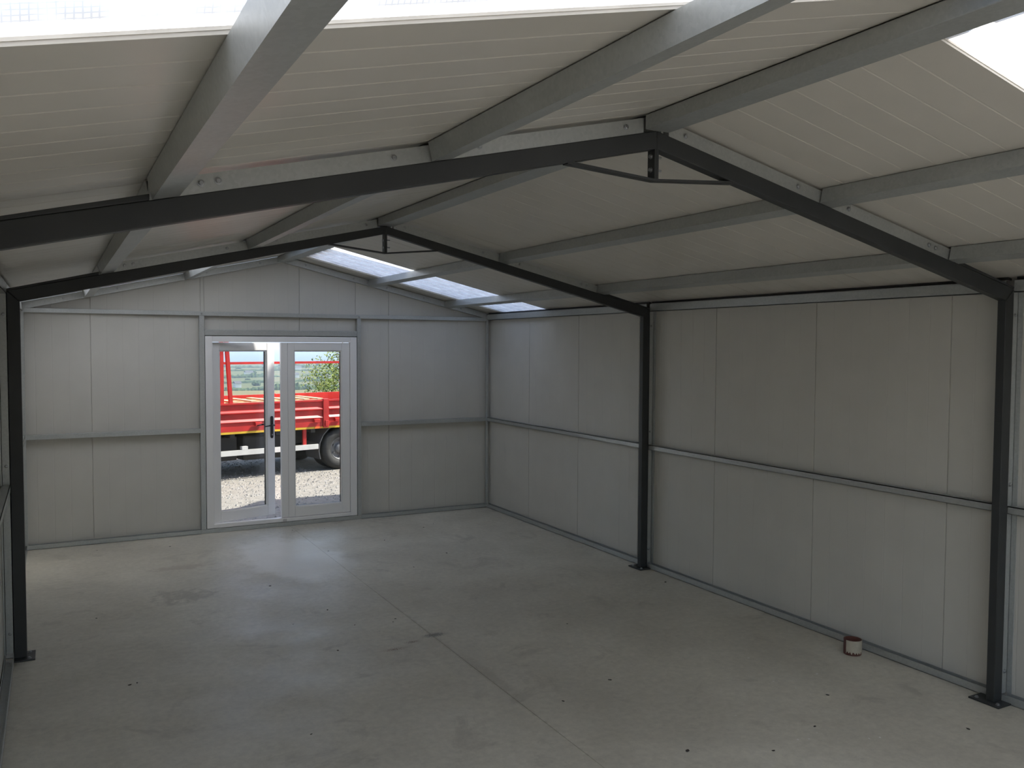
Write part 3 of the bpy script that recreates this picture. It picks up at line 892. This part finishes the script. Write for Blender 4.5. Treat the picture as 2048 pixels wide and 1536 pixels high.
# cab ahead of the headboard
cabp = [(-2.42, 0.28), (-2.42, 1.95), (-2.60, 2.08), (-3.55, 2.08), (-3.75, 2.0), (-4.02, 1.22), (-4.10, 1.0), (-4.10, 0.20), (-3.78, 0.20), (-3.70, 0.40), (-3.50, 0.58), (-3.20, 0.58), (-3.0, 0.40), (-2.93, 0.28)]
cab = MB().prism([TP(s, 0.05, z) for s, z in cabp], NV * (BW - 0.10)).put('cab', 'red', lorry, bevel=0.03)
for o in (0.045, BW - 0.045):
    MB().prism([TP(s, o, z) for s, z in ((-2.75, 1.25), (-2.75, 1.85), (-3.55, 1.85), (-3.78, 1.25))], NV * (0.008 if o > 1 else -0.008)).put('side_window', 'window', cab)
MB().prism([TP(-4.012, 0.16, 1.28), TP(-4.012, BW - .16, 1.28), TP(-3.79, BW - .16, 1.92), TP(-3.79, 0.16, 1.92)], DV * -0.012).put('windscreen', 'window', cab)
tb('bumper', 'chassis', -4.16, -4.08, 0.03, BW - 0.03, 0.12, 0.42, cab, 0.02)

# timber frame lying on the lorry bed
tf = tag(empty('timber_frame', TP(-1.1, 0.6, 0.631)), 'pale sawn timber frame with cross slats lying on the lorry bed', 'timber')
def tbar(name, s0, s1, o0, o1, z0, z1, sk=0.0):
    m = MB().box((s0, o0, z0), (s1, o1, z1)); m.V = [TP(v[0] + sk * v[1], v[1], v[2]) for v in m.V]
    return m.put(name, 'timber', tf)
tbar('rail', -1.98, -0.34, 0.06, 0.10, 0.632, 1.066)
tbar('rail', -1.98, -0.34, 0.95, 0.99, 0.632, 1.066)
for s in (-1.95, -1.62, -1.30, -0.98, -0.66, -0.40):
    tbar('slat', s - .05, s + .05, 0.06, 0.99, 1.067, 1.087)

# ------------------------------------------------------------------ bush beyond the lorry
bush = tag(empty('bush', (4.55, 12.0, GZ)), 'leafy green bush growing beyond the lorry at the right of the glass', 'bush')
rnd = random.Random(4)
b = MB()
for i in range(16):
    t = rnd.random() * 6.28; r_ = rnd.uniform(.3, 1.0)
    top = Vector((4.55 + r_ * math.cos(t), 12 + r_ * math.sin(t), GZ + rnd.uniform(1.3, 2.2)))
    mid = Vector((4.55 + .3 * r_ * math.cos(t), 12 + .3 * r_ * math.sin(t), GZ + .7))
    b.tube((4.55 + .05 * math.cos(t), 12 + .05 * math.sin(t), GZ - 0.02), mid, 0.022, 0.015, 5, False); b.tube(mid, top, 0.015, 0.005, 5, False)
b.put('stem', 'bark', bush)
V = []; F = []
for i in range(5200):
    # clusters of leaves over a lumpy crown
    t = rnd.random() * 6.28; ph = math.acos(rnd.uniform(-.75, 1)); lump_ = 1 + .22 * math.sin(3 * t + 1) * math.sin(4 * ph) + .12 * math.sin(7 * t)
    rr = (0.35 + 0.65 * rnd.random() ** .5) * lump_
    c = Vector((4.55 + 1.12 * rr * math.sin(ph) * math.cos(t), 12 + 1.0 * rr * math.sin(ph) * math.sin(t), GZ + 1.10 + 1.05 * rr * math.cos(ph)))
    if c.z < GZ + .1: continue
    d = Vector((rnd.gauss(0, 1), rnd.gauss(0, 1), rnd.gauss(.3, 1))).normalized()
    e = d.orthogonal().normalized(); s_ = rnd.uniform(.03, .055); n0 = len(V)
    V += [c - d * s_, c + e * s_ * .45, c + d * s_, c - e * s_ * .45]
    F.append((n0, n0 + 1, n0 + 2, n0 + 3))
lf = add('leaves', V, F, 'leaf', bush, (4.55, 12, GZ)); lf['kind'] = 'stuff'

# ------------------------------------------------------------------ far country below the hill
def terrain(name, mat, x0, x1, y0, y1, nx, ny, zf):
    V = []; F = []
    for j in range(ny + 1):
        for i in range(nx + 1):
            x = x0 + (x1 - x0) * i / nx; y = y0 + (y1 - y0) * j / ny
            V.append((x, y, zf(x, y)))
    for j in range(ny):
        for i in range(nx): F.append((j * (nx + 1) + i, j * (nx + 1) + i + 1, (j + 1) * (nx + 1) + i + 1, (j + 1) * (nx + 1) + i))
    return tag(add(name, V, F, mat, None, (0, y0, zf(0, y0))), kind='structure')
def hz(x, y):
    t = min(1, max(0, (y - 15) / 120))
    return GZ - 0.02 - 13.0 * t * t * (3 - 2 * t) + (0.5 * math.sin(x * .021 + y * .013) + .4 * math.sin(y * .03 - x * .011)) * t
terrain('ground_slope', 'meadow', -200, 320, 14.9, 290, 50, 60, hz)
terrain('ground_fields', 'field', -500, 900, 289, 720, 60, 60, lambda x, y: hz(x, y) - .05)
terrain('ground_water', 'sea', -4000, 5000, 715, 6500, 4, 4, lambda x, y: -13.6)
def mz(x, y):
    t = max(0, (y - 4200) / 1400)
    ridge = 0.5 + 0.5 * math.sin(x * .0016 + .9) + .25 * math.sin(x * .0047 + 2) + .08 * math.sin(x * .013)
    return -16 + 150 * max(0, ridge) * min(1, t)
terrain('ground_mountains', 'mount', -3500, 5500, 4200, 5600, 90, 6, mz)

# trees and cottages on the plain
def blob(seed):
    rnd = random.Random(seed)
    V = []; F = []
    n, m = 9, 6
    for j in range(m + 1):
        ph = math.pi * j / m
        for i in range(n):
            t = 2 * math.pi * i / n; r_ = rnd.uniform(.78, 1.2)
            V.append((r_ * math.sin(ph) * math.cos(t), r_ * math.sin(ph) * math.sin(t), .95 * max(0, 0.5 + .55 * math.cos(ph) * r_)))
    for j in range(m):
        for i in range(n): F.append((j * n + i, j * n + (i + 1) % n, (j + 1) * n + (i + 1) % n, (j + 1) * n + i))
    me = bpy.data.meshes.new('far_tree'); me.from_pydata(V, [], F); me.materials.append(M['tree'])
    return me
blobs = [blob(i) for i in range(5)]
rnd = random.Random(21)
def far_x(y, f): # spread across the view through the doors
    a = math.tan(R(9.2)) ; b_ = math.tan(R(20.5))
    t = a + (b_ - a) * f
    return CAM[0] + (y - CAM[1]) * t
def hedge(y, h, gaps, label, seed):
    # one continuous bushy line across the plain
    rnd = random.Random(seed)
    V = []; F = []
    n = 220; xa, xb = far_x(y, -.5), far_x(y, 1.5)
    k = 7
    hh = h
    for i in range(n + 1):
        x = xa + (xb - xa) * i / n
        t = i / n
        env = 0.55 + 0.45 * math.sin(t * gaps + seed) * math.sin(t * gaps * 2.3 + 2 * seed)
        hh = max(.25, h * env * rnd.uniform(.75, 1.25))
        yy = y + 3 * math.sin(t * 7 + seed)
        for j in range(k):
            a_ = math.pi * j / (k - 1)
            rr = rnd.uniform(.85, 1.15)
            V.append((x + rnd.uniform(-.2, .2), yy - math.cos(a_) * h * .7 * rr, hz(x, yy) - .1 + math.sin(a_) * hh * rr))
    for i in range(n):
        for j in range(k - 1): F.append((i * k + j, i * k + j + 1, (i + 1) * k + j + 1, (i + 1) * k + j))
    tag(add('hedge_line', V, F, 'tree', None, ((xa + xb) / 2, y, hz(0, y))), label, 'hedge', 'hedges on the far plain')
hedge(283, 2.5, 9, 'nearest and tallest dark hedge line across the hazy plain', 1)
hedge(345, 1.6, 14, 'second hedge line from the yard across the hazy plain', 2)
hedge(400, 2.6, 11, 'third hedge line from the yard, with dark clumps', 3)
hedge(470, 1.8, 17, 'fourth hedge line from the yard, faint in the haze', 4)
hedge(560, 2.4, 13, 'farthest, palest hedge line below the skyline', 5)
rows = [(318, 6, 1.2, 1.7, .2), (372, 7, 1.2, 1.9, .35), (435, 7, 1.6, 2.4, .6), (515, 8, 1.3, 2.2, 0), (610, 9, 1.5, 2.4, .1)]
for y, n, r0, r1, sk_ in rows:
    for i in range(n):
        yy = y + rnd.uniform(-3, 3); x = far_x(yy, -.2 + 1.4 * (i + rnd.uniform(.2, .8) + sk_) / n); s_ = rnd.uniform(r0, r1)
        o = place('far_tree', blobs[rnd.randrange(5)], (x, yy, hz(x, yy) - .3), None, (0, 0, rnd.random() * 6), (s_ * rnd.uniform(.9, 1.1), s_ * rnd.uniform(.9, 1.1), s_ * rnd.uniform(.8, 1.2)))
        tag(o, 'small dark tree standing alone in the fields of the hazy plain', 'tree', 'trees on the far plain')
for i, (y, f, w) in enumerate(((305, .10, 2), (385, .40, 4), (362, .58, 3), (492, .42, 4), (420, .16, 3.5), (535, .66, 4), (585, .25, 4))):
    x = far_x(y, f); z = hz(x, y)
    c_ = tag(empty('cottage', (x, y, z)), 'tiny white cottage on the hazy plain far beyond the lorry', 'house', 'white cottages on the far plain')
    MB().box((x - w / 2, y - 2.5, z), (x + w / 2, y + 2.5, z + 1.5)).put('cottage_wall', 'white', c_)
    MB().prism([(x - w / 2 - .2, y - 2.8, z + 1.5), (x - w / 2 - .2, y + 2.8, z + 1.5), (x - w / 2 - .2, y, z + 2.3)], (w + .4, 0, 0)).put('cottage_roof', 'slate', c_)

# ------------------------------------------------------------------ haze over the plain
hm = bpy.data.materials.new('summer_haze'); hm.use_nodes = True
nt = hm.node_tree; nt.nodes.clear()
ho = nt.nodes.new('ShaderNodeOutputMaterial'); hv = nt.nodes.new('ShaderNodeVolumeScatter')
hv.inputs['Color'].default_value = (0.40, 0.50, 0.72, 1); hv.inputs['Density'].default_value = 0.0010; hv.inputs['Anisotropy'].default_value = 0.0
ha = nt.nodes.new('ShaderNodeVolumeAbsorption'); hs = nt.nodes.new('ShaderNodeAddShader')
ha.inputs['Color'].default_value = (0.55, 0.70, 0.95, 1); ha.inputs['Density'].default_value = 0.00035
nt.links.new(hv.outputs[0], hs.inputs[0]); nt.links.new(ha.outputs[0], hs.inputs[1])
nt.links.new(hs.outputs[0], ho.inputs['Volume'])
hzb = MB().box((-5000, 60, -40), (6500, 7000, 260)).put('haze', hm, None, (0, 60, -40))
tag(hzb, 'pale blue haze hanging over the far plain', 'haze', kind='stuff')
